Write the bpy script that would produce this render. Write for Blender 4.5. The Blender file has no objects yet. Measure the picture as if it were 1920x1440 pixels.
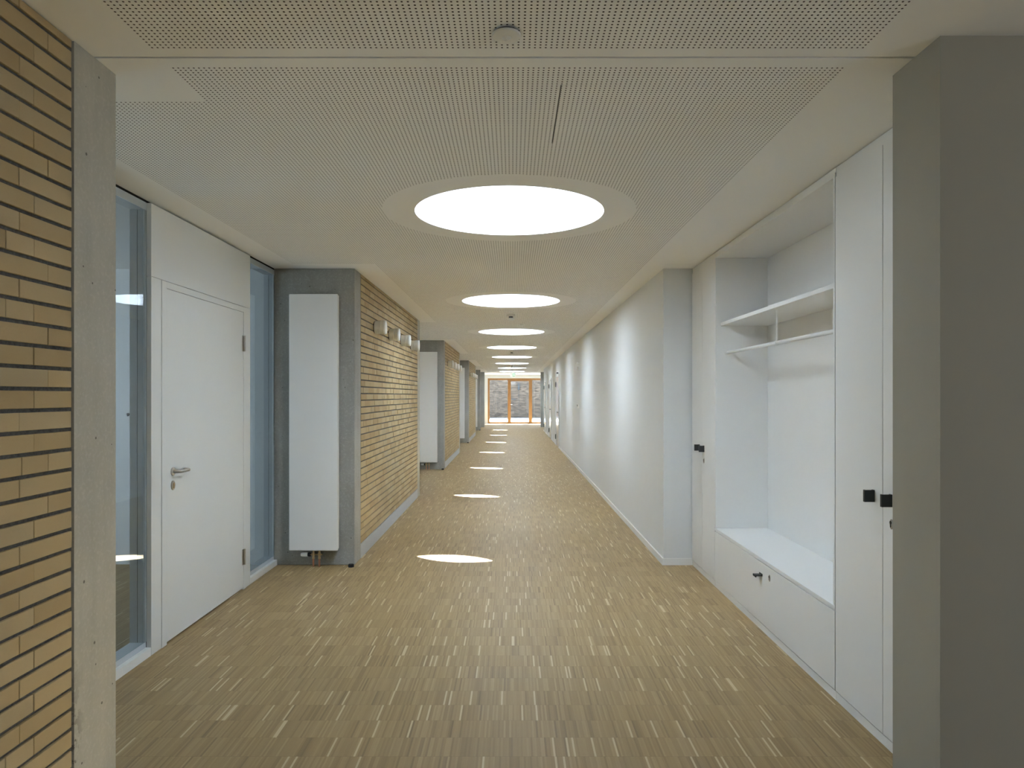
import bpy, bmesh, math, random
from mathutils import Vector, Matrix

random.seed(7)
scene = bpy.context.scene
COL = scene.collection

# ------------------------------------------------------------------ camera
F_PX = 1320.0
cam_d = bpy.data.cameras.new('camera')
cam_d.sensor_width = 36.0
cam_d.lens = F_PX / 1920.0 * 36.0
cam_d.shift_x = -1.0 / 1920.0
cam_d.shift_y = 22.0 / 1920.0
cam_d.clip_start = 0.05
cam_d.clip_end = 200
cam = bpy.data.objects.new('camera', cam_d)
cam.location = (0, 0, 1.55)
cam.rotation_euler = (math.pi / 2, 0, 0)
COL.objects.link(cam)
scene.camera = cam

# ------------------------------------------------------------------ view
scene.view_settings.view_transform = 'Standard'
scene.view_settings.look = 'None'
scene.view_settings.gamma = 1.0
scene.view_settings.use_curve_mapping = False
scene.view_settings.exposure = 0.45
try:
    scene.cycles.max_bounces = 12
    scene.cycles.diffuse_bounces = 7
    scene.cycles.glossy_bounces = 4
    scene.cycles.transparent_max_bounces = 12
    scene.cycles.sample_clamp_indirect = 12.0
    scene.cycles.caustics_reflective = False
    scene.cycles.caustics_refractive = False
    scene.cycles.blur_glossy = 1.0
    scene.cycles.use_denoising = True
except Exception:
    pass

# ------------------------------------------------------------------ sky and sun
SKY = 12.0
SUN = 170.0
world = bpy.data.worlds.new('sky')
scene.world = world
world.use_nodes = True
wn, wl = world.node_tree.nodes, world.node_tree.links
wn.clear()
wo = wn.new('ShaderNodeOutputWorld')
wb = wn.new('ShaderNodeBackground')
wc = wn.new('ShaderNodeTexCoord')
ws = wn.new('ShaderNodeSeparateXYZ')
wr = wn.new('ShaderNodeValToRGB')
wr.color_ramp.elements[0].position = 0.0
wr.color_ramp.elements[0].color = (0.80, 0.94, 1.12, 1)
wr.color_ramp.elements[1].position = 1.0
wr.color_ramp.elements[1].color = (0.72, 0.90, 1.18, 1)
wb.inputs['Strength'].default_value = SKY
wl.new(wc.outputs['Generated'], ws.inputs[0])
wl.new(ws.outputs['Z'], wr.inputs[0])
wl.new(wr.outputs[0], wb.inputs['Color'])
wl.new(wb.outputs[0], wo.inputs[0])

sun_d = bpy.data.lights.new('sun', 'SUN')
sun_d.energy = SUN
sun_d.angle = math.radians(0.53)
sun_d.color = (0.90, 1.0, 1.16)
sun = bpy.data.objects.new('sun', sun_d)
SUN_DIR = Vector((-0.152, -0.565, -1.0)).normalized()      # the way the light travels
sun.rotation_euler = SUN_DIR.to_track_quat('-Z', 'Y').to_euler()
sun.location = (5, 20, 20)
COL.objects.link(sun)

# ------------------------------------------------------------------ plan of the place
H = 2.715                       # ceiling height
XC = -0.02                      # corridor centre line
XL, XR = -1.446, 1.383          # brick wall face, plaster wall face
XN = -2.155                     # niche wall face
XK = 1.64                       # cupboard fronts
PER = 8.37                      # bay length
SKY0, SKYP, SKYR, SHAFT = 4.506, 4.185, 0.60, 1.60
SKYS = [SKY0 + SKYP * i for i in range(8)]
YEND = 39.0


def portal(name, loc, rot, sx, sy, disk=False):
    d = bpy.data.lights.new(name, 'AREA')
    d.shape = 'DISK' if disk else 'RECTANGLE'
    d.size = sx
    if not disk:
        d.size_y = sy
    d.energy = 1.0
    try:
        d.cycles.is_portal = True
    except Exception:
        d.energy = 0.0
    o = bpy.data.objects.new(name, d)
    o.location = loc
    o.rotation_euler = rot
    COL.objects.link(o)


for i, y in enumerate(SKYS):
    portal('sky_portal', (XC, y, H + SHAFT + 0.005), (0, 0, 0), SKYR * 2, SKYR * 2, True)
portal('sky_portal', (0.4, YEND + 0.2, 1.28), (-math.pi / 2, 0, 0), 3.7, 2.5)
FILL_OPENING = (-1.9, -0.7, 0.9, 2.15)      # unseen opening added behind the camera to brighten the near end
portal('sky_portal', (5.15, (FILL_OPENING[0] + FILL_OPENING[1]) / 2, (FILL_OPENING[2] + FILL_OPENING[3]) / 2), (0, math.pi / 2, 0), FILL_OPENING[3] - FILL_OPENING[2], FILL_OPENING[1] - FILL_OPENING[0])
portal('sky_portal', (-6.28, 4.35, 1.6), (0, -math.pi / 2, 0), 1.2, 1.7)


# ------------------------------------------------------------------ node helpers
def srgb(r, g, b):
    f = lambda c: (c / 255.0) / 12.92 if c / 255.0 <= 0.04045 else ((c / 255.0 + 0.055) / 1.055) ** 2.4
    return (f(r), f(g), f(b), 1.0)


class NT:
    def __init__(self, name):
        self.m = bpy.data.materials.new(name)
        self.m.use_nodes = True
        self.t = self.m.node_tree
        self.b = self.t.nodes['Principled BSDF']
        self.out = self.t.nodes['Material Output']

    def n(self, kind, **kw):
        nd = self.t.nodes.new(kind)
        for k, v in kw.items():
            setattr(nd, k, v)
        return nd

    def link(self, a, b):
        self.t.links.new(a, b)

    def val(self, sock, v):
        if isinstance(v, (int, float, tuple, list)):
            sock.default_value = v
        else:
            self.link(v, sock)

    def math(self, op, a, b=None, c=None, clamp=False):
        nd = self.n('ShaderNodeMath', operation=op, use_clamp=clamp)
        self.val(nd.inputs[0], a)
        if b is not None:
            self.val(nd.inputs[1], b)
        if c is not None:
            self.val(nd.inputs[2], c)
        return nd.outputs[0]

    def mix(self, fac, a, b):
        nd = self.n('ShaderNodeMix', data_type='RGBA')
        self.val(nd.inputs[0], fac)
        self.val(nd.inputs[6], a)
        self.val(nd.inputs[7], b)
        return nd.outputs[2]

    def coords(self, kind='Object'):
        return self.n('ShaderNodeTexCoord').outputs[kind]

    def xyz(self, v):
        s = self.n('ShaderNodeSeparateXYZ')
        self.link(v, s.inputs[0])
        return s.outputs

    def comb(self, x, y, z=0.0):
        c = self.n('ShaderNodeCombineXYZ')
        self.val(c.inputs[0], x)
        self.val(c.inputs[1], y)
        self.val(c.inputs[2], z)
        return c.outputs[0]

    def noise(self, vec, scale, detail=3.0, rough=0.55):
        nd = self.n('ShaderNodeTexNoise')
        if vec is not None:
            self.link(vec, nd.inputs['Vector'])
        nd.inputs['Scale'].default_value = scale
        nd.inputs['Detail'].default_value = detail
        nd.inputs['Roughness'].default_value = rough
        return nd.outputs['Fac']

    def ramp(self, fac, stops, interp='LINEAR'):
        r = self.n('ShaderNodeValToRGB')
        cr = r.color_ramp
        cr.interpolation = interp
        while len(cr.elements) < len(stops):
            cr.elements.new(0.5)
        for e, (p, c) in zip(cr.elements, stops):
            e.position = p
            e.color = c if len(c) == 4 else (*c, 1)
        self.link(fac, r.inputs[0])
        return r.outputs[0]

    def bump(self, h, strength=0.3, dist=0.002):
        b = self.n('ShaderNodeBump')
        b.inputs['Strength'].default_value = strength
        b.inputs['Distance'].default_value = dist
        self.link(h, b.inputs['Height'])
        self.link(b.outputs[0], self.b.inputs['Normal'])

    def base(self, c):
        self.val(self.b.inputs['Base Color'], c)

    def rough(self, r, spec=None):
        self.val(self.b.inputs['Roughness'], r)
        if spec is not None:
            self.b.inputs['Specular IOR Level'].default_value = spec


def paint(name, col, rough=0.6, spec=0.5, grain=0.02, scale=30.0, metal=0.0):
    t = NT(name)
    v = t.coords()
    f = t.noise(v, scale, 4)
    lo = tuple(max(0, c * (1 - grain)) for c in col[:3]) + (1,)
    hi = tuple(min(1, c * (1 + grain)) for c in col[:3]) + (1,)
    t.base(t.mix(f, lo, hi))
    t.rough(rough, spec)
    t.b.inputs['Metallic'].default_value = metal
    if rough > 0.45:
        t.bump(t.noise(v, 220.0, 2), 0.05, 0.001)
    return t.m


def glass(name, tint, ior=1.5, boost=1.0):
    """thin pane: clear transmission plus mirror reflection by Fresnel"""
    t = NT(name)
    t.t.nodes.remove(t.b)
    ge = t.n('ShaderNodeNewGeometry')
    vm = t.n('ShaderNodeVectorMath', operation='DOT_PRODUCT')
    t.link(ge.outputs['Normal'], vm.inputs[0])
    t.link(ge.outputs['Incoming'], vm.inputs[1])
    c = t.math('SUBTRACT', 1.0, t.math('ABSOLUTE', vm.outputs['Value']), clamp=True)
    r0 = ((ior - 1) / (ior + 1)) ** 2
    f = t.math('MULTIPLY', t.math('MULTIPLY_ADD', t.math('POWER', c, 5.0), 1 - r0, r0), boost, clamp=True)
    tr = t.n('ShaderNodeBsdfTransparent')
    tr.inputs[0].default_value = tint
    gl = t.n('ShaderNodeBsdfGlossy')
    gl.inputs['Roughness'].default_value = 0.0
    gl.inputs['Color'].default_value = (0.95, 0.98, 1, 1)
    mx = t.n('ShaderNodeMixShader')
    t.link(f, mx.inputs[0])
    t.link(tr.outputs[0], mx.inputs[1])
    t.link(gl.outputs[0], mx.inputs[2])
    t.link(mx.outputs[0], t.out.inputs[0])
    return t.m


# ------------------------------------------------------------------ materials
M = {}
M['plaster'] = paint('white_plaster', (0.725, 0.745, 0.745), 0.75, 0.3, 0.015, 6)
M['shaft'] = paint('skylight_white', (0.90, 0.90, 0.89), 0.7, 0.3, 0.005, 6)
M['lacquer'] = paint('white_lacquer', (0.81, 0.815, 0.80), 0.32, 0.45, 0.006, 3)
M['doorwhite'] = paint('door_white', (0.72, 0.735, 0.72), 0.35, 0.45, 0.006, 3)
M['radiator'] = paint('radiator_enamel', (0.80, 0.80, 0.78), 0.35, 0.45, 0.004, 3)
M['gapdark'] = paint('gap_shade_black', (0.02, 0.019, 0.017), 0.9, 0.1, 0.1)  # black colour standing in for the shade inside narrow gaps
M['gloss'] = paint('gloss_white', (0.82, 0.82, 0.81), 0.12, 0.5, 0.004, 3)
M['taupe'] = paint('taupe_paint', (0.36, 0.344, 0.288), 0.7, 0.3, 0.02, 6)
M['black'] = paint('black_powdercoat', (0.018, 0.019, 0.02), 0.45, 0.4, 0.1, 80)
M['rubber'] = paint('black_rubber', (0.012, 0.012, 0.012), 0.6, 0.3, 0.1, 60)
M['steel'] = paint('brushed_steel', (0.46, 0.43, 0.38), 0.32, 0.5, 0.05, 60, 1.0)
M['brass'] = paint('brass', (0.62, 0.47, 0.28), 0.35, 0.5, 0.08, 60, 1.0)
M['copper'] = paint('copper', (0.60, 0.30, 0.20), 0.4, 0.5, 0.08, 60, 1.0)
M['frame'] = paint('window_frame_grey', (0.50, 0.54, 0.57), 0.4, 0.45, 0.02, 8)
M['spacer'] = paint('spacer_dark', (0.07, 0.075, 0.08), 0.5, 0.3, 0.05)
M['plastic'] = paint('white_plastic', (0.74, 0.74, 0.70), 0.45, 0.4, 0.01, 20)
M['lampbody'] = paint('lamp_enamel', (0.66, 0.64, 0.57), 0.5, 0.35, 0.02, 20)
M['opal'] = paint('opal_glass_white', (0.86, 0.87, 0.86), 0.3, 0.5, 0.005, 20)
M['lampdark'] = paint('outdoor_lamp_grey', (0.035, 0.042, 0.045), 0.5, 0.3, 0.1, 40)
M['plinth'] = paint('plinth_grey', (0.45, 0.46, 0.47), 0.6, 0.35, 0.06, 25)
M['green'] = paint('sign_green', (0.01, 0.30, 0.14), 0.4, 0.4, 0.02, 20)
M['green'].node_tree.nodes['Principled BSDF'].inputs['Emission Color'].default_value = (0.01, 0.33, 0.17, 1)
M['green'].node_tree.nodes['Principled BSDF'].inputs['Emission Strength'].default_value = 0.6
M['signwhite'] = paint('sign_white', (0.85, 0.86, 0.84), 0.4, 0.4, 0.01, 20)
M['signwhite'].node_tree.nodes['Principled BSDF'].inputs['Emission Color'].default_value = (0.9, 1.0, 0.95, 1)
M['signwhite'].node_tree.nodes['Principled BSDF'].inputs['Emission Strength'].default_value = 0.5
M['conduit'] = paint('conduit_grey', (0.075, 0.072, 0.068), 0.6, 0.3, 0.05)
M['paving'] = paint('pale_paving', (0.36, 0.355, 0.335), 0.85, 0.2, 0.05, 3)
M['glass'] = glass('clear_glass', (0.75, 0.785, 0.79, 1), 1.5, 1.15)
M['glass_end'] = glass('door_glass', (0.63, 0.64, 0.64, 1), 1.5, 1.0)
M['glass_sky'] = glass('skylight_glass', (0.95, 0.96, 0.96, 1), 1.45, 0.6)


def mat_concrete(name, c0, c1, stain=0.0):
    t = NT(name)
    v = t.coords()
    o = t.xyz(v)
    big = t.noise(v, 2.6, 5, 0.6)
    vert = t.noise(t.comb(t.math('MULTIPLY', o[0], 9.0), t.math('MULTIPLY', o[1], 9.0), t.math('MULTIPLY', o[2], 1.1)), 1.0, 4, 0.6)
    f = t.math('ADD', t.math('MULTIPLY', big, 0.6), t.math('MULTIPLY', vert, 0.5))
    c = t.ramp(f, [(0.30, c0), (0.78, c1)])
    fine = t.noise(v, 70, 4, 0.6)
    c = t.mix(t.math('MULTIPLY', t.math('SUBTRACT', fine, 0.5), 0.5, clamp=True), c, (0.9, 0.88, 0.8, 1))
    vo = t.n('ShaderNodeTexVoronoi')
    t.link(v, vo.inputs['Vector'])
    vo.inputs['Scale'].default_value = 30.0
    wnz = t.n('ShaderNodeTexWhiteNoise')
    t.link(vo.outputs['Position'], wnz.inputs['Vector'])
    rad = t.math('MULTIPLY', t.math('POWER', wnz.outputs['Value'], 6.5), 0.17)
    pore = t.math('LESS_THAN', vo.outputs['Distance'], rad)
    c = t.mix(t.math('MULTIPLY', pore, 0.75), c, (0.06, 0.055, 0.045, 1))
    if stain > 0:
        low = t.math('SUBTRACT', 0.75, o[2], clamp=True)
        edge = t.math('MULTIPLY', t.math('SUBTRACT', 2.375, o[1]), 16.0, clamp=True)
        blot = t.math('GREATER_THAN', t.noise(v, 14, 6, 0.7), 0.56)
        s = t.math('MULTIPLY', t.math('MULTIPLY', t.math('MULTIPLY', low, edge), blot), stain, clamp=True)
        c = t.mix(s, c, (0.09, 0.085, 0.07, 1))
    t.base(c)
    t.rough(0.7, 0.3)
    t.bump(t.math('SUBTRACT', t.math('MULTIPLY', fine, 0.4), pore), 0.25, 0.0015)
    return t.m


M['concrete'] = mat_concrete('fair_faced_concrete', (0.34, 0.328, 0.275, 1), (0.48, 0.46, 0.39, 1), 1.7)
M['concrete2'] = mat_concrete('grey_concrete', (0.215, 0.212, 0.192, 1), (0.33, 0.325, 0.295, 1), 0.0)


def mat_brick():
    t = NT('buff_brick')
    v = t.coords()
    oi = t.n('ShaderNodeObjectInfo').outputs['Random']
    gi = t.n('ShaderNodeNewGeometry').outputs['Random Per Island']
    r = t.math('FRACT', t.math('ADD', t.math('MULTIPLY', oi, 7.31), t.math('MULTIPLY', gi, 3.17)))
    c = t.ramp(r, [(0.0, (0.335, 0.24, 0.118)), (0.25, (0.38, 0.28, 0.142)), (0.6, (0.415, 0.316, 0.168)),
                   (0.85, (0.437, 0.34, 0.195)), (1.0, (0.36, 0.284, 0.165))])
    n1 = t.noise(v, 18, 5, 0.6)
    c = t.mix(t.math('MULTIPLY', n1, 0.35), c, (0.445, 0.352, 0.205, 1))
    sp = t.noise(v, 260, 3, 0.6)
    c = t.mix(t.math('MULTIPLY', t.math('GREATER_THAN', sp, 0.66), 0.35), c, (0.20, 0.14, 0.08, 1))
    t.base(c)
    t.rough(0.82, 0.2)
    t.bump(t.noise(v, 120, 4, 0.6), 0.25, 0.0015)
    return t.m


M['brick'] = mat_brick()


def mat_mortar():
    t = NT('grey_mortar')
    v = t.coords()
    c = t.ramp(t.noise(v, 90, 5, 0.65), [(0.3, (0.075, 0.072, 0.065)), (0.75, (0.16, 0.155, 0.14))])
    t.base(c)
    t.rough(0.9, 0.15)
    t.bump(t.noise(v, 300, 3), 0.4, 0.002)
    return t.m


M['mortar'] = mat_mortar()


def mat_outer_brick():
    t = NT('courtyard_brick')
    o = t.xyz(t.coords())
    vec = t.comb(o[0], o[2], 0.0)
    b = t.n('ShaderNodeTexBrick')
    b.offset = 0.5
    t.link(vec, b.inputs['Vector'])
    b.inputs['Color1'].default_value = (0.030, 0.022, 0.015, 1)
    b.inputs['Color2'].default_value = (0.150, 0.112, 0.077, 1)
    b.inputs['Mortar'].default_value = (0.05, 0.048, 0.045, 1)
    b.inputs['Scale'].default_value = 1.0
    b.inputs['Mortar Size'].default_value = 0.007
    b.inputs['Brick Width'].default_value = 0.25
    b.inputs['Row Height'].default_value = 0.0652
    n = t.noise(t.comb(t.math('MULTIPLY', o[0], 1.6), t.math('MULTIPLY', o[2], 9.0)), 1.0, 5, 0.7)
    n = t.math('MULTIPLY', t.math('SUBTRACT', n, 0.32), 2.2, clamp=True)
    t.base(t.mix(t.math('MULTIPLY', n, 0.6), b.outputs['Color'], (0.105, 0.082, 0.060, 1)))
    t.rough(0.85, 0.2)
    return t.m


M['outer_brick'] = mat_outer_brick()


def mat_floor():
    t = NT('oak_lamella_parquet')
    o = t.xyz(t.coords())
    yy = t.math('DIVIDE', o[1], 0.168)
    row = t.math('FLOOR', yy)
    wr_ = t.n('ShaderNodeTexWhiteNoise', noise_dimensions='1D')
    t.link(row, wr_.inputs['W'])
    xx = t.math('ADD', t.math('DIVIDE', o[0], 0.0088), t.math('MULTIPLY', wr_.outputs['Value'], 37.0))
    colm = t.math('FLOOR', xx)
    w1 = t.n('ShaderNodeTexWhiteNoise', noise_dimensions='2D')
    t.link(t.comb(colm, row), w1.inputs['Vector'])
    w2 = t.n('ShaderNodeTexWhiteNoise', noise_dimensions='2D')
    t.link(t.comb(t.math('ADD', t.math('FLOOR', t.math('DIVIDE', colm, 5.0)), 0.5), t.math('ADD', row, 31.7)), w2.inputs['Vector'])
    w3 = t.n('ShaderNodeTexWhiteNoise', noise_dimensions='2D')
    t.link(t.comb(t.math('ADD', t.math('FLOOR', t.math('DIVIDE', colm, 18.0)), 0.5), t.math('ADD', row, 77.3)), w3.inputs['Vector'])
    v = t.math('ADD', t.math('MULTIPLY', w1.outputs['Value'], 0.62),
               t.math('ADD', t.math('MULTIPLY', w2.outputs['Value'], 0.26), t.math('MULTIPLY', w3.outputs['Value'], 0.12)))
    c = t.ramp(v, [(0.08, (0.207, 0.139, 0.060)), (0.35, (0.262, 0.182, 0.082)), (0.6, (0.289, 0.203, 0.094)), (0.92, (0.347, 0.250, 0.124))])
    w4 = t.n('ShaderNodeTexWhiteNoise', noise_dimensions='2D')
    t.link(t.comb(t.math('ADD', colm, 0.31), t.math('ADD', row, 0.57)), w4.inputs['Vector'])
    pale = t.math('GREATER_THAN', w4.outputs['Value'], 0.968)
    c = t.mix(t.math('MULTIPLY', pale, 0.7), c, (0.60, 0.48, 0.31, 1))
    dark = t.math('LESS_THAN', w4.outputs['Value'], 0.035)
    c = t.mix(t.math('MULTIPLY', dark, 0.55), c, (0.14, 0.088, 0.042, 1))
    g = t.noise(t.comb(t.math('MULTIPLY', o[0], 420.0), t.math('MULTIPLY', o[1], 16.0), colm), 1.0, 3, 0.6)
    c = t.mix(t.math('MULTIPLY', g, 0.32), c, (0.183, 0.122, 0.051, 1))
    fr = t.math('FRACT', yy)
    seam = t.math('LESS_THAN', fr, 0.012)
    c = t.mix(t.math('MULTIPLY', seam, 0.35), c, (0.10, 0.065, 0.03, 1))
    t.base(c)
    t.rough(t.math('ADD', 0.42, t.math('MULTIPLY', g, 0.12)), 0.20)
    return t.m


M['floor'] = mat_floor()


def mat_ceiling():
    t = NT('perforated_ceiling')
    o = t.xyz(t.coords())
    x, y = o[0], o[1]
    fx = t.math('SUBTRACT', t.math('FRACT', t.math('DIVIDE', t.math('SUBTRACT', x, -1.2155), 0.0183)), 0.5)
    fy = t.math('SUBTRACT', t.math('FRACT', t.math('DIVIDE', t.math('SUBTRACT', y, 2.4935), 0.0183)), 0.5)
    d = t.math('SQRT', t.math('ADD', t.math('MULTIPLY', fx, fx), t.math('MULTIPLY', fy, fy)))
    hole = t.math('LESS_THAN', d, 0.195)
    AND = lambda a, b: t.math('MULTIPLY', a, b)
    gt = lambda a, b: t.math('GREATER_THAN', a, b)
    lt = lambda a, b: t.math('LESS_THAN', a, b)
    main = AND(AND(gt(x, -1.2155), lt(x, 1.1803)), lt(y, 34.2))
    ym = t.math('MODULO', t.math('SUBTRACT', y, 2.79), PER)
    bay = AND(AND(gt(x, -1.94), lt(x, -1.19)), AND(AND(gt(y, 2.786), lt(ym, 3.43)), lt(y, 31.0)))
    area = t.math('MAXIMUM', main, bay)
    strip = AND(gt(y, 2.363), lt(y, 2.4935))
    area = AND(area, t.math('SUBTRACT', 1.0, strip))
    yr = t.math('SUBTRACT', t.math('MODULO', t.math('ADD', t.math('SUBTRACT', y, SKY0), SKYP / 2 + SKYP * 4), SKYP), SKYP / 2)
    xr = t.math('SUBTRACT', x, XC)
    rd = t.math('SQRT', t.math('ADD', t.math('MULTIPLY', xr, xr), t.math('MULTIPLY', yr, yr)))
    ring = AND(lt(rd, 0.80), gt(y, 2.45))
    area = AND(area, t.math('SUBTRACT', 1.0, ring))
    hole = AND(hole, area)
    n = t.noise(t.coords(), 1.3, 3)
    c = t.mix(n, (0.87, 0.875, 0.86, 1), (0.89, 0.895, 0.88, 1))
    t.base(t.mix(hole, c, (0.045, 0.040, 0.033, 1)))
    t.rough(0.8, 0.2)
    return t.m


M['ceiling'] = mat_ceiling()


def mat_wood():
    t = NT('pine_frame')
    o = t.xyz(t.coords())
    g = t.noise(t.comb(t.math('MULTIPLY', o[0], 60), t.math('MULTIPLY', o[1], 60), t.math('MULTIPLY', o[2], 3.0)), 1.0, 4)
    t.base(t.ramp(g, [(0.3, (0.27, 0.135, 0.045)), (0.7, (0.36, 0.20, 0.078))]))
    t.rough(0.45, 0.4)
    return t.m


M['wood'] = mat_wood()


# ------------------------------------------------------------------ geometry helpers
def box(bm, x0, x1, y0, y1, z0, z1, bev=0.0):
    vs = [bm.verts.new(p) for p in ((x0, y0, z0), (x1, y0, z0), (x1, y1, z0), (x0, y1, z0),
                                    (x0, y0, z1), (x1, y0, z1), (x1, y1, z1), (x0, y1, z1))]
    fs = [bm.faces.new([vs[i] for i in f]) for f in ((3, 2, 1, 0), (4, 5, 6, 7), (0, 1, 5, 4), (1, 2, 6, 5), (2, 3, 7, 6), (3, 0, 4, 7))]
    if bev > 0:
        es = list({e for f in fs for e in f.edges})
        bmesh.ops.bevel(bm, geom=es, offset=bev, segments=1, affect='EDGES', profile=0.5)


def basis(axis):
    a = Vector(axis).normalized()
    h = Vector((0, 0, 1)) if abs(a.z) < 0.9 else Vector((1, 0, 0))
    u = a.cross(h).normalized()
    return a, u, a.cross(u).normalized()


def lathe(bm, origin, axis, prof, seg=32, sx=1.0, cap=True):
    """prof: list of (distance along axis, radius)"""
    o = Vector(origin)
    a, u, w = basis(axis)
    rings = []
    for d, r in prof:
        rings.append([bm.verts.new(o + a * d + u * (math.cos(2 * math.pi * i / seg) * r * sx) + w * (math.sin(2 * math.pi * i / seg) * r)) for i in range(seg)])
    for p, q in zip(rings, rings[1:]):
        for i in range(seg):
            j = (i + 1) % seg
            bm.faces.new((p[i], p[j], q[j], q[i]))
    if cap:
        bm.faces.new(list(reversed(rings[0])))
        bm.faces.new(rings[-1])


def cyl(bm, p0, p1, r, seg=20):
    p0, p1 = Vector(p0), Vector(p1)
    lathe(bm, p0, p1 - p0, [(0, r), ((p1 - p0).length, r)], seg)


def tube(bm, pts, r, seg=12):
    pts = [Vector(p) for p in pts]
    rings = []
    for i, p in enumerate(pts):
        d = (pts[min(i + 1, len(pts) - 1)] - pts[max(i - 1, 0)]).normalized()
        h = Vector((0, 0, 1)) if abs(d.z) < 0.95 else Vector((0, 1, 0))
        u = d.cross(h).normalized()
        w = d.cross(u).normalized()
        rings.append([bm.verts.new(p + u * (math.cos(2 * math.pi * k / seg) * r) + w * (math.sin(2 * math.pi * k / seg) * r)) for k in range(seg)])
    for p, q in zip(rings, rings[1:]):
        for k in range(seg):
            j = (k + 1) % seg
            bm.faces.new((p[k], p[j], q[j], q[k]))
    bm.faces.new(list(reversed(rings[0])))
    bm.faces.new(rings[-1])


def wloc(o):
    v = Vector((0, 0, 0))
    while o is not None:
        v += Vector(o.location)
        o = o.parent
    return v


def obj(name, bm, mat, parent=None, smooth=False, at=None):
    """link a bmesh (built in world coordinates) as one mesh object; at = its own origin"""
    off = wloc(parent)
    loc = Vector(at) - off if at is not None else Vector((0, 0, 0))
    bmesh.ops.recalc_face_normals(bm, faces=bm.faces)
    bm.transform(Matrix.Translation(-(off + loc)))
    me = bpy.data.meshes.new(name)
    bm.to_mesh(me)
    bm.free()
    me.materials.append(M[mat] if isinstance(mat, str) else mat)
    if smooth:
        me.polygons.foreach_set('use_smooth', [True] * len(me.polygons))
        try:
            me.set_sharp_from_angle(angle=math.radians(35))
        except Exception:
            pass
    o = bpy.data.objects.new(name, me)
    o.location = loc
    o.parent = parent
    COL.objects.link(o)
    return o


def bx(name, mat, parent, *dims, bev=0.0, at=None):
    bm = bmesh.new()
    box(bm, *dims, bev=bev)
    return obj(name, bm, mat, parent, at=at)


def tag(o, label, cat=None, group=None, kind=None):
    o['label'] = label
    if cat:
        o['category'] = cat
    if group:
        o['group'] = group
    if kind:
        o['kind'] = kind
    return o


def thing(name, loc, label, cat, group=None, kind=None):
    o = bpy.data.objects.new(name, None)
    o.location = loc
    o.empty_display_size = 0.1
    COL.objects.link(o)
    return tag(o, label, cat, group, kind)


def copy_tree(o, loc=None, label=None, parent=None):
    c = o.copy()
    COL.objects.link(c)
    c.parent = parent
    if loc is not None:
        c.location = loc
    if label:
        c['label'] = label
    for ch in o.children:
        copy_tree(ch, parent=c)
    return c


def struct(name, bm, mat, label, cat):
    return tag(obj(name, bm, mat), label, cat, kind='structure')


def sbox(name, mat, label, cat, *dims):
    bm = bmesh.new()
    box(bm, *dims)
    return struct(name, bm, mat, label, cat)


ORD = ['first', 'second', 'third', 'fourth', 'fifth', 'sixth', 'seventh', 'eighth']

# ------------------------------------------------------------------ floor, outer shell
sbox('floor', 'floor', 'oak lamella parquet floor running the whole length of the corridor', 'floor', -6.4, 5.2, -3.1, YEND + 0.06, -0.12, 0.0)
sbox('ground_courtyard', 'paving', 'pale sunlit paving of the courtyard behind the glazed end door', 'ground', -14, 14, YEND + 0.06, 62, -0.14, -0.02)


def ceiling_part(bm, bands, x0, x1):
    z0, z1 = H, H + 0.045

    def slab(a, b, c, d):
        for z in (z0, z1):
            bm.faces.new([bm.verts.new(p) for p in ((a, c, z), (b, c, z), (b, d, z), (a, d, z))])

    def rim(pts):
        for p, q in zip(pts, pts[1:] + pts[:1]):
            bm.faces.new([bm.verts.new(v) for v in ((p[0], p[1], z0), (q[0], q[1], z0), (q[0], q[1], z1), (p[0], p[1], z1))])

    for kind, a, b, ex in bands:
        if kind == 'plain':
            slab(x0, x1, a, b)
        elif kind == 'hole':
            hx0, hx1 = ex
            slab(x0, hx0, a, b)
            slab(hx1, x1, a, b)
            rim([(hx0, a), (hx1, a), (hx1, b), (hx0, b)])
        else:
            cy = ex
            hs = (b - a) / 2
            slab(x0, XC - hs, a, b)
            slab(XC + hs, x1, a, b)
            n = 96
            circ, sq = [], []
            for i in range(n):
                t = 2 * math.pi * i / n
                c, s = math.cos(t), math.sin(t)
                k = hs / max(abs(c), abs(s))
                circ.append((XC + SKYR * c, cy + SKYR * s))
                sq.append((XC + k * c, cy + k * s))
            for i in range(n):
                j = (i + 1) % n
                for z in (z0, z1):
                    bm.faces.new([bm.verts.new((*p, z)) for p in (circ[i], circ[j], sq[j], sq[i])])
            rim(circ)
    rim([(x0, bands[0][1]), (x1, bands[0][1]), (x1, bands[-1][2]), (x0, bands[-1][2])])


HX0, HX1, HY0, HY1 = 0.180, 0.787, 2.640, 3.247
bm = bmesh.new()
ceiling_part(bm, [('plain', -3.1, 2.420, None)], -2.30, 5.2)
bmesh.ops.remove_doubles(bm, verts=bm.verts, dist=1e-5)
ceil_near = struct('ceiling_near', bm, 'ceiling', 'perforated white ceiling panel in front of the dark joint line', 'ceiling')
bands = [('plain', 2.431, HY0, None), ('hole', HY0, HY1, (HX0, HX1))]
y = HY1
for c in SKYS:
    bands.append(('plain', y, c - 0.75, None))
    bands.append(('sky', c - 0.75, c + 0.75, c))
    y = c + 0.75
bands.append(('plain', y, YEND + 0.06, None))
bm = bmesh.new()
ceiling_part(bm, bands, -2.30, 2.40)
bmesh.ops.remove_doubles(bm, verts=bm.verts, dist=1e-5)
ceil_main = struct('ceiling', bm, 'ceiling', 'perforated white plasterboard ceiling with a row of round skylight openings', 'ceiling')
bm = bmesh.new()
box(bm, HX0 + 0.005, HX1 - 0.0015, HY0 + 0.0015, HY1 - 0.0015, H, H + 0.03)
hatch = obj('access_hatch', bm, 'ceiling', ceil_main)
bm = bmesh.new()
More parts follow.
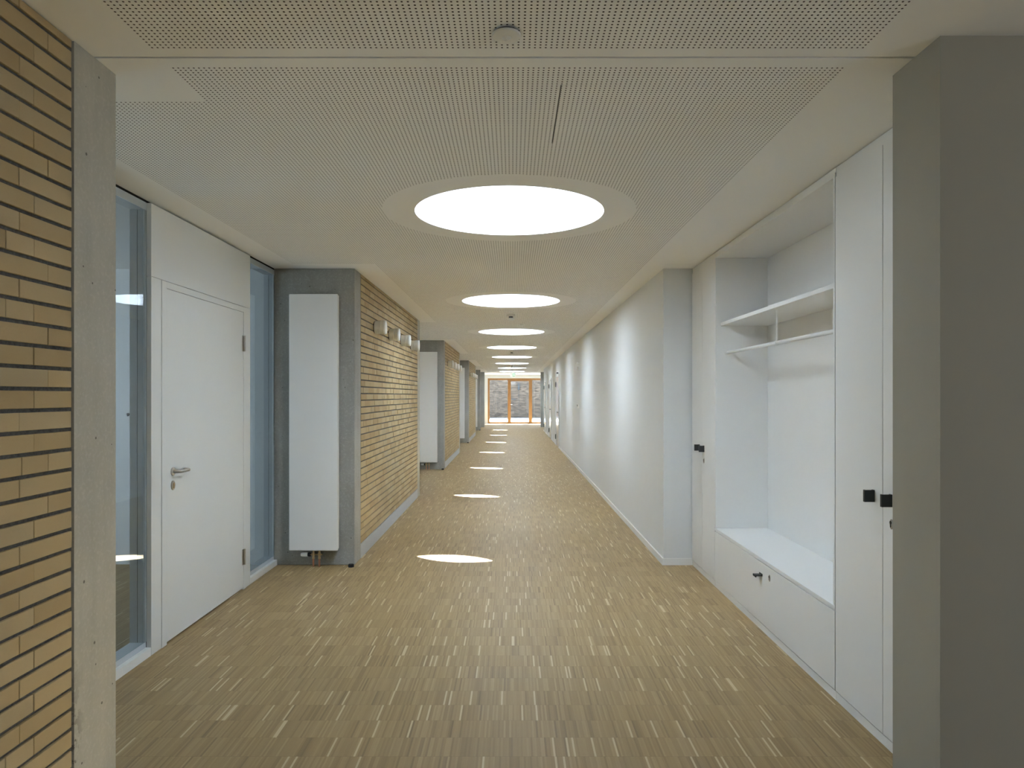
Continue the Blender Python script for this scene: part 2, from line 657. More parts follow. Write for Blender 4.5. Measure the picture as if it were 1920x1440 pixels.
box(bm, HX0 + 0.0003, HX1 - 0.0003, HY0 + 0.0003, HY1 - 0.0003, H + 0.034, H + 0.045)
obj('hatch_box', bm, 'gapdark', ceil_main)
bm = bmesh.new()
box(bm, -2.3, 2.4, 2.4202, 2.4308, H + 0.03, H + 0.045)
obj('joint_backing', bm, 'gapdark', ceil_main)
sbox('ceiling_classroom', 'plaster', 'plain white ceiling of the room behind the left glazing', 'ceiling', -6.4, -2.30, 2.05, 6.62, H, H + 0.045)

sbox('wall_back', 'brick', 'buff wall closing the corridor behind the camera', 'wall', -2.3, 5.2, -3.2, -3.1, 0, H)
bm = bmesh.new()
box(bm, 5.1, 5.2, -3.1, FILL_OPENING[0], 0, H)
box(bm, 5.1, 5.2, FILL_OPENING[1], 2.278, 0, H)
box(bm, 5.1, 5.2, FILL_OPENING[0], FILL_OPENING[1], 0, FILL_OPENING[2])
box(bm, 5.1, 5.2, FILL_OPENING[0], FILL_OPENING[1], FILL_OPENING[3], H)
struct('wall_lobby_right', bm, 'brick', 'buff side wall of the lobby behind the camera with an opening added for fill light', 'wall')
sbox('wall_right_return', 'taupe', 'shaded taupe-grey wall pier at the right edge of the picture', 'wall', 1.384, 5.2, 2.278, 2.563, 0, H)
sbox('wall_right_outer', 'plaster', 'white wall behind the built-in cupboards', 'wall', 2.30, 2.40, 2.563, YEND, 0, H)

# right plaster wall with its doors
wall_r = sbox('wall_right', 'plaster', 'long smooth white plaster wall along the right side of the corridor', 'wall', XR, 2.30, 6.45, 31.2, 0, H)
sbox('wall_right_recess', 'plaster', 'short recessed white wall before the far right pier', 'wall', 1.66, 2.30, 31.2, 34.7, 0, H)
sbox('wall_right_pier', 'concrete2', 'grey pier on the right just before the glazed end door', 'wall', 1.388, 2.30, 34.7, 34.95, 0, H)
bm = bmesh.new()
box(bm, XR - 0.013, XR, 6.437, 20.85, 0, 0.062)
box(bm, XR - 0.013, XR, 22.15, 24.95, 0, 0.062)
box(bm, XR - 0.013, XR, 26.25, 29.05, 0, 0.062)
box(bm, XR - 0.013, XR, 30.35, 31.2, 0, 0.062)
box(bm, XR, XK + 0.004, 6.437, 6.45, 0, 0.062)
struct('baseboard_right', bm, 'lacquer', 'low white skirting board along the right plaster wall', 'baseboard')

# ------------------------------------------------------------------ brick walls on the left
PITCH, BZ0 = 0.0652, 0.1366
BH = 0.053
brick_mesh = {}


def brick_data(length, height):
    k = (round(length, 3), round(height, 4))
    if k not in brick_mesh:
        bm = bmesh.new()
        box(bm, -0.05, 0.0, 0.0, length, 0.0, height, bev=0.0012)
        bmesh.ops.recalc_face_normals(bm, faces=bm.faces)
        me = bpy.data.meshes.new('brick')
        bm.to_mesh(me)
        bm.free()
        me.materials.append(M['brick'])
        brick_mesh[k] = me
    return brick_mesh[k]


def courses(y0, y1, from_far, rnd):
    """(z, height, [(y, length), ...]) for one wall; rows are set out from the far or the near end"""
    rows = []
    prev = None
    z = BZ0 + 0.006
    while z < H - 0.012:
        h = min(BH, H - 0.004 - z)
        first = rnd.choice([0.182, 0.182, 0.245, 0.245, 0.118])
        if first == prev:
            first = 0.245 if prev == 0.182 else 0.182
        prev = first
        row = []
        p = 0.0
        ln = first
        L = y1 - y0
        while p < L - 0.02:
            ln = min(ln, L - p)
            row.append(((y1 - p - ln) if from_far else (y0 + p), ln - 0.0028))
            p += ln
            ln = rnd.choice([0.245, 0.245, 0.245, 0.182, 0.118])
        rows.append((z, h, row))
        z += PITCH
    return rows


def brick_wall(x, y0, y1, from_far, wall, keep, rnd):
    """keep(y, z): bricks that are parts of their own; the others are joined"""
    rest = bmesh.new()
    n = 0
    for z, h, row in courses(y0, y1, from_far, rnd):
        for yy, ln in row:
            dx = rnd.uniform(-0.0012, 0.0012)
            if n < 300 and keep(yy, z):
                o = bpy.data.objects.new('brick', brick_data(ln, h))
                o.location = Vector((x + dx, yy, z)) - wloc(wall)
                o.parent = wall
                COL.objects.link(o)
                n += 1
            else:
                box(rest, x - 0.05 + dx, x + dx, yy, yy + ln, z, z + h)
    if len(rest.verts):
        o = obj('brickwork', rest, 'brick', wall)
        o['kind'] = 'stuff'
    else:
        rest.free()


rnd = random.Random(11)
MORT = 0.009
# near wall
w0 = sbox('wall_left_near', 'mortar', 'buff brick wall with dark bed joints in the left foreground', 'wall', -2.30, XL + 0.006 - MORT, -3.1, 2.312, 0, H)
brick_wall(XL + 0.006, -3.05, 2.302, True, w0, lambda yy, z: yy > 0.95, rnd)
c0 = sbox('column_left_near', 'concrete', 'pale concrete pillar beside the bricks in the left foreground', 'column', -2.30, XL + 0.006, 2.312, 2.555, 0, H)
b = bx('plinth', 'plinth', w0, XL - 0.05, XL + 0.006, -3.05, 2.302, 0, BZ0 - 0.005)
segs = []
for k in range(3):
    ys = 6.45 + PER * k
    wk = sbox('wall_left', 'mortar', '%s buff brick wall on the left, counted from beyond the white door' % ORD[k], 'wall',
              -2.28, XL - MORT, ys + 0.26, ys + 4.26, 0, H)
    brick_wall(XL, ys + 0.265, ys + 4.255, False, wk, (lambda yy, z: yy < ys + 2.05 and k == 0), rnd)
    bx('plinth', 'plinth', wk, XL - 0.05, XL + 0.001, ys + 0.26, ys + 4.26, 0, BZ0 - 0.005)
    bm = bmesh.new()
    box(bm, -2.28, XL, ys, ys + 0.255, 0, H, bev=0.004)
    struct('column_left', bm, 'concrete2', '%s dark grey concrete pillar behind a white radiator on the left' % ORD[k], 'column')
    bm = bmesh.new()
    box(bm, -2.28, XL, ys + 4.265, ys + 4.52, 0, H, bev=0.004)
    struct('column_left_end', bm, 'concrete', 'narrow concrete end strip of the %s brick wall on the left' % ORD[k], 'column')
    # back wall of the next bay
    ye = ys + PER if k < 3 else 0
    sbox('wall_left_bay', 'plaster', 'white wall of the bay behind the %s brick wall on the left' % ORD[k], 'wall', -2.28, XN, ys + 4.52, ye, 0, H)
ys = 6.45 + PER * 3
sbox('column_left_far', 'concrete2', 'fourth dark grey concrete pillar on the left, far down the corridor', 'column', -2.28, XL, ys, ys + 0.25, 0, H)
sbox('wall_left_far', 'plaster', 'white side wall at the far left of the corridor', 'wall', -2.30, XN, ys + 0.25, YEND, 0, H)
sbox('wall_left_pier', 'concrete2', 'grey pier on the left just before the glazed end door', 'wall', XN, -1.385, 34.7, 34.95, 0, H)

# ------------------------------------------------------------------ room behind the left glazing
sbox('wall_classroom_far', 'plaster', 'white partition of the room seen through the left glazing', 'wall', -6.4, -2.28, 6.47, 6.62, 0, H)
sbox('wall_classroom_near', 'plaster', 'white near partition of the room behind the left glazing', 'wall', -6.4, -2.30, 2.05, 2.2, 0, H)
bm = bmesh.new()
box(bm, -6.4, -6.2, 2.2, 3.5, 0, H)
box(bm, -6.4, -6.2, 5.2, 6.47, 0, H)
box(bm, -6.4, -6.2, 3.5, 5.2, 0, 1.0)
box(bm, -6.4, -6.2, 3.5, 5.2, 2.2, H)
struct('wall_classroom_outer', bm, 'plaster', 'outer window wall of the room behind the left glazing', 'wall')

t = thing('coat_hook', (-3.50, 6.47, 1.37), 'small dark hook on the wall behind the near glass pane', 'hook')
bx('plate', 'spacer', t, -3.515, -3.485, 6.462, 6.47, 1.345, 1.40)
bm = bmesh.new()
tube(bm, [(-3.50, 6.462, 1.385), (-3.50, 6.43, 1.38), (-3.50, 6.405, 1.37), (-3.50, 6.40, 1.39)], 0.009, 10)
obj('hook_arm', bm, 'spacer', t, True)

# glazing beside the door: window_1 near, window_2 far
def side_window(name, y0, y1, label):
    t = thing(name, (XN, y0, 0), label, 'window', kind='structure')
    xg = XN - 0.028
    bm = bmesh.new()
    box(bm, XN - 0.125, XN, y0, y1, 0, 0.05)
    obj('base_trim', bm, 'lacquer', t)
    bm = bmesh.new()
    box(bm, XN - 0.115, XN - 0.03, y0, y1, 0.0505, 0.085)
    obj('bottom_rail', bm, 'frame', t)
    bm = bmesh.new()
    box(bm, XN - 0.115, XN - 0.026, y0, y1, 2.655, 2.700)
    obj('head', bm, 'frame', t)
    for a, b_ in ((y0, y0 + 0.03), (y1 - 0.022, y1)):
        bm = bmesh.new()
        box(bm, XN - 0.068, XN - 0.026, a, b_, 0.0855, 2.6545)
        box(bm, XN - 0.115, XN - 0.072, a, b_, 0.0855, 2.6545)
        s = obj('stile', bm, 'frame', t)
        bm = bmesh.new()
        box(bm, XN - 0.073, XN - 0.067, a + 0.002, b_ - 0.002, 0.0855, 2.6545)
        obj('gasket', bm, 'spacer', s)
    bm = bmesh.new()
    box(bm, XN - 0.034, XN - 0.024, y0 + 0.002, y1 - 0.002, 0.088, 2.652)
    obj('pane', bm, 'glass', t)
    bm = bmesh.new()
    box(bm, XN - 0.10, XN - 0.028, y0, y1, 2.7005, H)
    obj('shadow_gap', bm, 'gapdark', t)
    return t


side_window('window_1', 2.560, 4.196, 'tall fixed glass pane between the near concrete pillar and the white door')
side_window('window_2', 5.786, 6.445, 'tall narrow glass pane between the white door and the radiator pillar')

# ------------------------------------------------------------------ white door on the left
DY0, DY1 = 4.20, 5.782
FY0, FY1, FZ = 4.322, 5.684, 2.262
LY0, LY1, LZ = 4.384, 5.632, 2.216
door = thing('door_1', (XN, DY0, 0), 'white flush door with steel lever in a full-height white panel on the left', 'door', kind='structure')
g = 0.0022
bx('core', 'gapdark', door, XN - 0.11, XN - 0.03, DY0 + 0.004, DY1 - 0.004, 0.002, H)
bx('over_panel', 'doorwhite', door, XN - 0.029, XN, DY0, DY1, FZ + g, 2.700, bev=0.0008)
bx('side_panel', 'doorwhite', door, XN - 0.029, XN, DY0, FY0 - g, 0, FZ - 0.0002, bev=0.0008)
bx('side_panel', 'doorwhite', door, XN - 0.029, XN, FY1 + g, DY1, 0, FZ - 0.0002, bev=0.0008)
fr = bx('frame', 'doorwhite', door, XN - 0.029, XN + 0.004, FY0, LY0 - g * 1.2, 0, FZ - g, bev=0.0008)
bx('frame', 'doorwhite', door, XN - 0.029, XN + 0.004, LY1 + g * 1.2, FY1, 0, FZ - g, bev=0.0008)
bx('frame', 'doorwhite', door, XN - 0.029, XN + 0.004, LY0 - g, LY1 + g, LZ + g * 1.2, FZ - g, bev=0.0008)
leaf = bx('leaf', 'doorwhite', door, XN - 0.027, XN + 0.002, LY0, LY1, 0.014, LZ, bev=0.0012)
XD = XN + 0.002
bm = bmesh.new()
lathe(bm, (XD, 4.458, 1.07), (1, 0, 0), [(0, 0.026), (0.007, 0.026), (0.009, 0.023)], 28)
hd = obj('handle_rose', bm, 'steel', leaf, True)
bm = bmesh.new()
P = []
for i in range(9):
    t = math.pi / 2 * i / 8
    P.append((XD + 0.030 + 0.022 * math.sin(t), 4.458 + 0.022 * (1 - math.cos(t)), 1.07))
P = [(XD + 0.008, 4.458, 1.07)] + P
for i in range(9):
    t = math.pi / 2 * i / 8
    P.append((XD + 0.030 + 0.022 * math.cos(t), 4.458 + 0.108 + 0.022 * math.sin(t), 1.07))
P.append((XD + 0.012, 4.458 + 0.130, 1.07))
tube(bm, P, 0.0098, 14)
obj('lever', bm, 'steel', leaf, True)
bm = bmesh.new()
lathe(bm, (XD, 4.458, 0.983), (1, 0, 0), [(0, 0.030), (0.006, 0.030), (0.008, 0.027)], 28, sx=0.78)
lk = obj('lock_rose', bm, 'steel', leaf, True)
bm = bmesh.new()
cyl(bm, (XD + 0.008, 4.458, 0.992), (XD + 0.0125, 4.458, 0.992), 0.0085, 16)
box(bm, XD + 0.008, XD + 0.012, 4.4535, 4.4625, 0.965, 0.99)
obj('cylinder', bm, 'brass', leaf)
for zc in (1.967, 0.262):
    bm = bmesh.new()
    cyl(bm, (XN + 0.011, LY1 + 0.001, zc - 0.062), (XN + 0.011, LY1 + 0.001, zc + 0.062), 0.0085, 14)
    h_ = obj('hinge', bm, 'steel', door, True)
    bm = bmesh.new()
    box(bm, XN + 0.0025, XN + 0.005, LY1 - 0.026, LY1 - 0.006, zc - 0.062, zc + 0.062)
    obj('hinge_leaf', bm, 'steel', h_)
bm = bmesh.new()
box(bm, XN - 0.10, XN - 0.03, DY0, DY1, 2.7005, H)
obj('shadow_gap', bm, 'gapdark', door)

# ------------------------------------------------------------------ built-in cupboards on the right
CD = 0.44
CZ0, CZT = 0.052, 2.662


def tab_handle(parent, yc, zc, horizontal=False):
    bm = bmesh.new()
    if horizontal:
        box(bm, XK - 0.044, XK, yc - 0.027, yc + 0.027, zc - 0.003, zc + 0.003, bev=0.0008)
        box(bm, XK - 0.046, XK - 0.040, yc - 0.027, yc + 0.027, zc - 0.010, zc + 0.004, bev=0.0008)
        box(bm, XK - 0.004, XK, yc - 0.027, yc + 0.027, zc - 0.003, zc + 0.012)
    else:
        box(bm, XK - 0.0445, XK, yc - 0.0035, yc + 0.0035, zc - 0.027, zc + 0.027, bev=0.0008)
        box(bm, XK - 0.004, XK, yc + 0.003, yc + 0.018, zc - 0.027, zc + 0.027)
        box(bm, XK - 0.0455, XK - 0.040, yc - 0.004, yc + 0.012, zc - 0.027, zc + 0.027)
    return obj('handle', bm, 'black', parent)


def cam_lock(parent, yc, zc):
    bm = bmesh.new()
    lathe(bm, (XK + 0.001, yc, zc), (-1, 0, 0), [(0, 0.022), (0.003, 0.022), (0.004, 0.019)], 24, sx=0.62)
    o = obj('lock', bm, 'steel', parent, True)
    bm = bmesh.new()
    lathe(bm, (XK - 0.0025, yc + 0.002, zc + 0.007), (-1, 0, 0), [(0, 0.0075), (0.002, 0.0075)], 16)
    box(bm, XK - 0.0044, XK - 0.0025, yc - 0.001, yc + 0.005, zc - 0.014, zc + 0.004)
    obj('keyhole', bm, 'black', parent)


def carcass(t, y0, y1):
    bx('back_panel', 'lacquer', t, XK + CD - 0.018, XK + CD, y0 + 0.001, y1 - 0.001, CZ0, CZT)
    bx('side_panel', 'lacquer', t, XK + 0.021, XK + CD - 0.019, y0 + 0.0005, y0 + 0.019, CZ0, CZT)
    bx('side_panel', 'lacquer', t, XK + 0.021, XK + CD - 0.019, y1 - 0.019, y1 - 0.0005, CZ0, CZT)
    bx('filler', 'lacquer', t, XK + 0.006, XK + 0.03, y0 + 0.0005, y1 - 0.0005, CZT + 0.003, H - 0.004)
    bx('plinth', 'lacquer', t, XK + 0.006, XK + 0.03, y0 + 0.0005, y1 - 0.0005, 0, CZ0 - 0.007)
    bx('plinth_gap_shade', 'gapdark', t, XK + 0.008, XK + 0.03, y0 + 0.0005, y1 - 0.0005, CZ0 - 0.0068, CZ0 - 0.0008)  # black strip painted in as the shadow line above the plinth


def tall_cabinet(y0, ym, y1, label, hy, lock):
    t = thing('tall_cabinet', (XK, y0, 0), label, 'cabinet')
    carcass(t, y0, y1)
    for a, b_, hyy in ((y0, ym, hy[0]), (ym, y1, hy[1])):
        d = bx('door', 'lacquer', t, XK, XK + 0.019, a + 0.0019, b_ - 0.0019, CZ0, CZT, bev=0.0008)
        bx('door_gap_shade', 'gapdark', t, XK + 0.0192, XK + 0.0206, a + 0.0015, b_ - 0.0015, CZ0, CZT)  # black sheet behind each door, paints the seams as dark as shade
        tab_handle(d, hyy, 1.096)
        if a < lock[0] < b_:
            cam_lock(d, *lock)
    return t


cabA = tall_cabinet(5.712, 6.095, 6.432, 'tall white two-door cupboard between the open coat niche and the plaster wall', (6.02, 6.17), (6.03, 0.993))
cabB = tall_cabinet(2.66, 3.119, 3.578, 'tall white two-door cupboard right of the coat niche, beside the dark pier', (3.042, 3.19), (3.046, 0.994))
bx('filler', 'lacquer', cabB, XK, XK + 0.03, 2.565, 2.658, 0, H - 0.004)

N0, N1 = 3.582, 5.708
for t_, yy in ((cabA, 5.710), (cabA, 6.095), (cabB, 3.119), (cabB, 3.580)):
    bx('shadow_joint', 'gapdark', t_, XK + 0.002, XK + 0.0189, yy - 0.0013, yy + 0.0013, CZ0, CZT)  # thin black strips set into the seams as painted shade
niche = thing('coat_niche', (XK, N0, 0), 'open white coat niche with shelf, clothes rail and bench over a drawer', 'wardrobe')
bx('back_panel', 'lacquer', niche, XK + CD - 0.018, XK + CD, N0, N1, 0.05, CZT)
for a in (N0, N1 - 0.020):
    bx('side_panel', 'lacquer', niche, XK, XK + CD - 0.019, a, a + 0.020, 0.482, CZT + 0.024, bev=0.0008)
bx('top_panel', 'lacquer', niche, XK, XK + CD - 0.019, N0 + 0.0205, N1 - 0.0205, CZT, CZT + 0.024)
bx('filler', 'lacquer', niche, XK + 0.006, XK + 0.03, N0, N1, CZT + 0.0245, H - 0.004)
bx('bench_seat', 'lacquer', niche, XK, XK + CD - 0.019, N0, N1, 0.456, 0.480, bev=0.001)
dr = bx('drawer_front', 'lacquer', niche, XK, XK + 0.019, N0 + 0.0013, N1 - 0.0013, CZ0, 0.4510, bev=0.0008)
tab_handle(dr, 4.645, 0.368, True)
cam_lock(dr, 4.491, 0.386)
bx('drawer_box', 'gapdark', niche, XK + 0.0193, XK + CD - 0.02, N0 + 0.02, N1 - 0.02, CZ0 + 0.005, 0.4555)  # solid block coloured black so the seam under the bench looks shaded
bx('plinth', 'lacquer', niche, XK + 0.006, XK + 0.03, N0, N1, 0, CZ0 - 0.007)
bx('plinth_gap_shade', 'gapdark', niche, XK + 0.008, XK + 0.03, N0, N1, CZ0 - 0.0068, CZ0 - 0.0008)  # same painted shadow line below the drawer front
bx('shelf', 'lacquer', niche, XK + 0.042, XK + CD - 0.019, N0 + 0.0205, N1 - 0.0205, 2.114, 2.140, bev=0.001)
bm = bmesh.new()
cyl(bm, (1.735, N0 + 0.0205, 1.897), (1.735, N1 - 0.0205, 1.897), 0.0125, 20)
rail = obj('clothes_rail', bm, 'lacquer', niche, True)
for a in (N0 + 0.0203, N1 - 0.0283):
    bm = bmesh.new()
    cyl(bm, (1.735, a, 1.897), (1.735, a + 0.008, 1.897), 0.019, 20)
    obj('rail_socket', bm, 'lacquer', rail, True)
bm = bmesh.new()
cyl(bm, (1.735, 4.62, 1.905), (1.735, 4.62, 2.1145), 0.0055, 10)
cyl(bm, (1.735, 4.612, 1.897), (1.735, 4.628, 1.897), 0.0155, 18)
obj('rail_hanger', bm, 'lacquer', rail, True)

# ------------------------------------------------------------------ skylights
S = None
for i, c in enumerate(SKYS):
    lab = ['largest round skylight, nearest the camera in the corridor ceiling'] + \
          ['%s round skylight from the camera in the corridor ceiling' % ORD[j] for j in range(1, 7)] + \
          ['smallest round skylight, farthest away above the exit sign']
    loc = (XC, c, H + 0.0452)
    if S is None:
        S = thing('skylight', loc, lab[i], 'skylight', 'round skylights down the corridor')
        bm = bmesh.new()
        n, z0, z1 = 96, H + 0.0452, H + SHAFT
        for r in (SKYR, SKYR + 0.03):
            ring = [[bm.verts.new((XC + r * math.cos(2 * math.pi * k / n), c + r * math.sin(2 * math.pi * k / n), z)) for k in range(n)] for z in (z0, z1)]
            for k in range(n):
                j = (k + 1) % n
                bm.faces.new((ring[0][k], ring[0][j], ring[1][j], ring[1][k]))
        obj('shaft', bm, 'shaft', S, True)
        bm = bmesh.new()
        lathe(bm, (XC, c, z1 + 0.012), (0, 0, 1), [(0, SKYR + 0.03), (0.004, SKYR + 0.03)], 64)
        obj('glazing', bm, 'glass_sky', S)
        bm = bmesh.new()
        ring = []
        for r, z in ((SKYR, z1), (SKYR + 0.06, z1), (SKYR + 0.06, z1 + 0.03), (SKYR + 0.03, z1 + 0.03), (SKYR + 0.03, z1 + 0.011), (SKYR, z1 + 0.011)):
            ring.append([bm.verts.new((XC + r * math.cos(2 * math.pi * k / 64), c + r * math.sin(2 * math.pi * k / 64), z)) for k in range(64)])
        for q in range(6):
            for k in range(64):
                j = (k + 1) % 64
                bm.faces.new((ring[q][k], ring[q][j], ring[(q + 1) % 6][j], ring[(q + 1) % 6][k]))
        obj('curb_ring', bm, 'steel', S)
    else:
        copy_tree(S, loc, lab[i])

# ------------------------------------------------------------------ radiators, door stops
rad0 = None
stop0 = None
RX0, RX1 = -2.012, -1.572
for k in range(4):
    ys = 6.45 + PER * k
    lab = ['tall white radiator on the pillar beside the white door', 'second tall white radiator, past the nearest brick wall',
           'third tall white radiator, half hidden by the second brick wall', 'farthest tall white radiator, a thin strip before the end door'][k]
    slab_ = 'black rubber door stop on the floor at the foot of the %s grey pillar' % ORD[k]
    if rad0 is None:
        t = rad0 = thing('radiator', (RX0, ys, 0.154), lab, 'radiator', 'tall radiators on the pillars')
        bm = bmesh.new()
        box(bm, RX0, RX1, ys - 0.118, ys - 0.096, 0.154, 2.466, bev=0.006)
        obj('front_panel', bm, 'radiator', t)
        bm = bmesh.new()
        box(bm, RX0 + 0.004, RX1 - 0.010, ys - 0.0955, ys - 0.03, 0.160, 2.460)
        obj('body', bm, 'radiator', t)
        for zz in (0.5, 2.1):
            for xa in (RX0 + 0.12, RX1 - 0.16):
                bx('bracket', 'steel', t, xa, xa + 0.04, ys - 0.0295, ys - 0.0005, zz, zz + 0.06)
        yv = ys - 0.065
        bm = bmesh.new()
        for px in (-1.806, -1.752):
            cyl(bm, (px, yv, 0.075), (px, yv, 0.16), 0.009, 14)
            cyl(bm, (px, yv, 0.098), (px, yv, 0.124), 0.0135, 6)
            cyl(bm, (px, yv, 0.072), (px, yv, 0.088), 0.013, 6)
        cyl(bm, (-1.835, yv, 0.110), (-1.725, yv, 0.110), 0.006, 12)
        valve = obj('valve_block', bm, 'brass', t, True)
        bm = bmesh.new()
        lathe(bm, (-1.855, yv, 0.110), (1, 0, 0), [(0, 0.017), (0.022, 0.019)], 20)
        obj('valve_collar', bm, 'rubber', valve, True)
        bm = bmesh.new()
        lathe(bm, (-1.856, yv, 0.110), (-1, 0, 0), [(0, 0.0195), (0.05, 0.0185), (0.062, 0.015)], 24)
        obj('thermostat_head', bm, 'opal', valve, True)
        for px in (-1.806, -1.752):
            bm = bmesh.new()
            cyl(bm, (px, yv, 0.0), (px, yv, 0.075), 0.0085, 14)
            obj('pipe', bm, 'copper', t, True)
        stop0 = thing('door_stop', (-1.462, ys - 0.075, 0), slab_, 'door stop', 'door stops at the pillars')
        bm = bmesh.new()
        lathe(bm, (-1.462, ys - 0.075, 0), (0, 0, 1), [(0, 0.026), (0.020, 0.026), (0.026, 0.022)], 24)
        obj('rubber_ring', bm, 'rubber', stop0, True)
        bm = bmesh.new()
        lathe(bm, (-1.462, ys - 0.075, 0.026), (0, 0, 1), [(0, 0.010), (0.002, 0.009)], 16)
        obj('screw_cap', bm, 'black', stop0, True)
    else:
        copy_tree(rad0, (RX0, ys, 0.154), lab)
        copy_tree(stop0, (-1.462, ys - 0.075, 0), slab_)

# ------------------------------------------------------------------ drum lamps on the brick walls
lamp0 = None
for k in range(3):
    for j in range(4):
        yy = 7.375 + 0.875 * j + PER * k
        lab = '%s round white drum lamp from the near end of the %s brick wall' % (ORD[j], ORD[k])
        loc = (XL, yy, 2.265)
        if lamp0 is None:
            lamp0 = thing('wall_lamp', loc, lab, 'wall lamp', 'drum lamps on the brick walls')
            bm = bmesh.new()
            lathe(bm, (XL - 0.004, yy, 2.265), (1, 0, 0), [(0, 0.060), (0.010, 0.060)], 32)
            obj('wall_plate', bm, 'lampdark', lamp0, True)
            bm = bmesh.new()
            lathe(bm, (XL + 0.0065, yy, 2.265), (1, 0, 0), [(0, 0.068), (0.003, 0.0705), (0.055, 0.0705), (0.058, 0.066)], 36)
            obj('body', bm, 'lampbody', lamp0, True)
            bm = bmesh.new()
            lathe(bm, (XL + 0.065, yy, 2.265), (1, 0, 0), [(0, 0.070), (0.0025, 0.0745), (0.040, 0.0745)], 36)
            obj('ring', bm, 'lampbody', lamp0, True)
            bm = bmesh.new()
            lathe(bm, (XL + 0.1055, yy, 2.265), (1, 0, 0), [(0, 0.0735), (0.010, 0.0735), (0.016, 0.070), (0.0185, 0.060)], 36)
            obj('diffuser', bm, 'opal', lamp0, True)
        else:
            copy_tree(lamp0, loc, lab)

# ------------------------------------------------------------------ ceiling devices
t = thing('smoke_detector', (-0.019, 2.255, H), 'flat round ceiling detector above the camera before the joint line', 'detector')
bm = bmesh.new()
lathe(bm, (-0.019, 2.255, H), (0, 0, -1), [(0, 0.036), (0.009, 0.036)], 32)
obj('base', bm, 'spacer', t, True)
bm = bmesh.new()
lathe(bm, (-0.019, 2.255, H - 0.0092), (0, 0, -1), [(0, 0.046), (0.003, 0.046), (0.006, 0.044), (0.0095, 0.030), (0.010, 0.018)], 40)
cp = obj('cover', bm, 'plastic', t, True)
bm = bmesh.new()
lathe(bm, (-0.019, 2.255, H - 0.0188), (0, 0, -1), [(0, 0.016), (0.003, 0.013), (0.008, 0.006), (0.010, 0.003)], 24)
obj('sensor_tip', bm, 'plastic', cp, True)
d0 = None
for k in range(3):
    loc = (XC - 0.004, 10.08 + PER * k, H)
    lab = ['nearest two-tier smoke detector hanging between the second and third skylights',
           'middle two-tier smoke detector hanging between the fourth and fifth skylights',
           'farthest two-tier smoke detector hanging between the sixth and seventh skylights'][k]
    if d0 is None:
        d0 = thing('hanging_detector', loc, lab, 'detector', 'two-tier smoke detectors on the ceiling')
        bm = bmesh.new()
        lathe(bm, loc, (0, 0, -1), [(0, 0.058), (0.022, 0.058), (0.030, 0.050)], 32)
        obj('base', bm, 'plastic', d0, True)
        bm = bmesh.new()
        lathe(bm, (loc[0], loc[1], H - 0.0302), (0, 0, -1), [(0, 0.030), (0.024, 0.030)], 24)
        obj('chamber', bm, 'spacer', d0, True)
        bm = bmesh.new()
        lathe(bm, (loc[0], loc[1], H - 0.0544), (0, 0, -1), [(0, 0.050), (0.020, 0.048), (0.034, 0.036), (0.040, 0.018)], 32)
        obj('cap', bm, 'plastic', d0, True)
    else:
        copy_tree(d0, loc, lab)
t = thing('motion_sensor', (0.152, 11.45, H), 'small white ceiling sensor just right of the nearest two-tier detector', 'sensor')
bm = bmesh.new()
lathe(bm, (0.152, 11.45, H), (0, 0, -1), [(0, 0.042), (0.008, 0.042), (0.010, 0.038)], 28)
obj('base', bm, 'opal', t, True)
bm = bmesh.new()
lathe(bm, (0.152, 11.45, H - 0.0102), (0, 0, -1), [(0, 0.026), (0.010, 0.022), (0.016, 0.012)], 24)
obj('lens', bm, 'opal', t, True)

# exit sign
EX, EY, EZ = 0.02, 33.0, 2.525
t = thing('exit_sign', (EX, EY, EZ), 'green and white emergency exit sign hanging before the end door', 'sign')
bx('housing', 'signwhite', t, EX - 0.125, EX + 0.125, EY, EY + 0.03, EZ - 0.08, EZ + 0.08)
bm = bmesh.new()
box(bm, EX - 0.016, EX + 0.110, EY - 0.002, EY, EZ - 0.070, EZ + 0.070)
plate = obj('green_field', bm, 'green', t)
bm = bmesh.new()
box(bm, EX + 0.030, EX + 0.088, EY - 0.004, EY - 0.002, EZ - 0.050, EZ + 0.052)
obj('door_symbol', bm, 'signwhite', plate)
bm = bmesh.new()      # running figure
cyl(bm, (EX + 0.012, EY - 0.0055, EZ + 0.045), (EX + 0.012, EY - 0.002, EZ + 0.045), 0.010, 12)
for p, q in (((0.010, 0.034), (0.002, 0.002)), ((0.008, 0.028), (0.030, 0.014)), ((0.008, 0.028), (-0.010, 0.010)),
             ((0.002, 0.002), (0.022, -0.020)), ((0.022, -0.020), (0.014, -0.048)), ((0.002, 0.002), (-0.008, -0.040))):
    cyl(bm, (EX + p[0], EY - 0.0045, EZ + p[1]), (EX + q[0], EY - 0.0045, EZ + q[1]), 0.0045, 8)
obj('runner_symbol', bm, 'signwhite', plate)
bm = bmesh.new()      # arrow pointing to the door
for dz in (1, -1):
    cyl(bm, (EX - 0.030, EY - 0.002, EZ), (EX - 0.060, EY - 0.002, EZ + 0.030 * dz), 0.006, 8)
cyl(bm, (EX - 0.032, EY - 0.002, EZ), (EX - 0.105, EY - 0.002, EZ), 0.006, 8)
obj('arrow_symbol', bm, 'plinth', t)
for dx in (-0.08, 0.08):
    bm = bmesh.new()
    cyl(bm, (EX + dx, EY + 0.015, EZ + 0.08), (EX + dx, EY + 0.015, H), 0.005, 8)
    obj('hanger_rod', bm, 'steel', t)

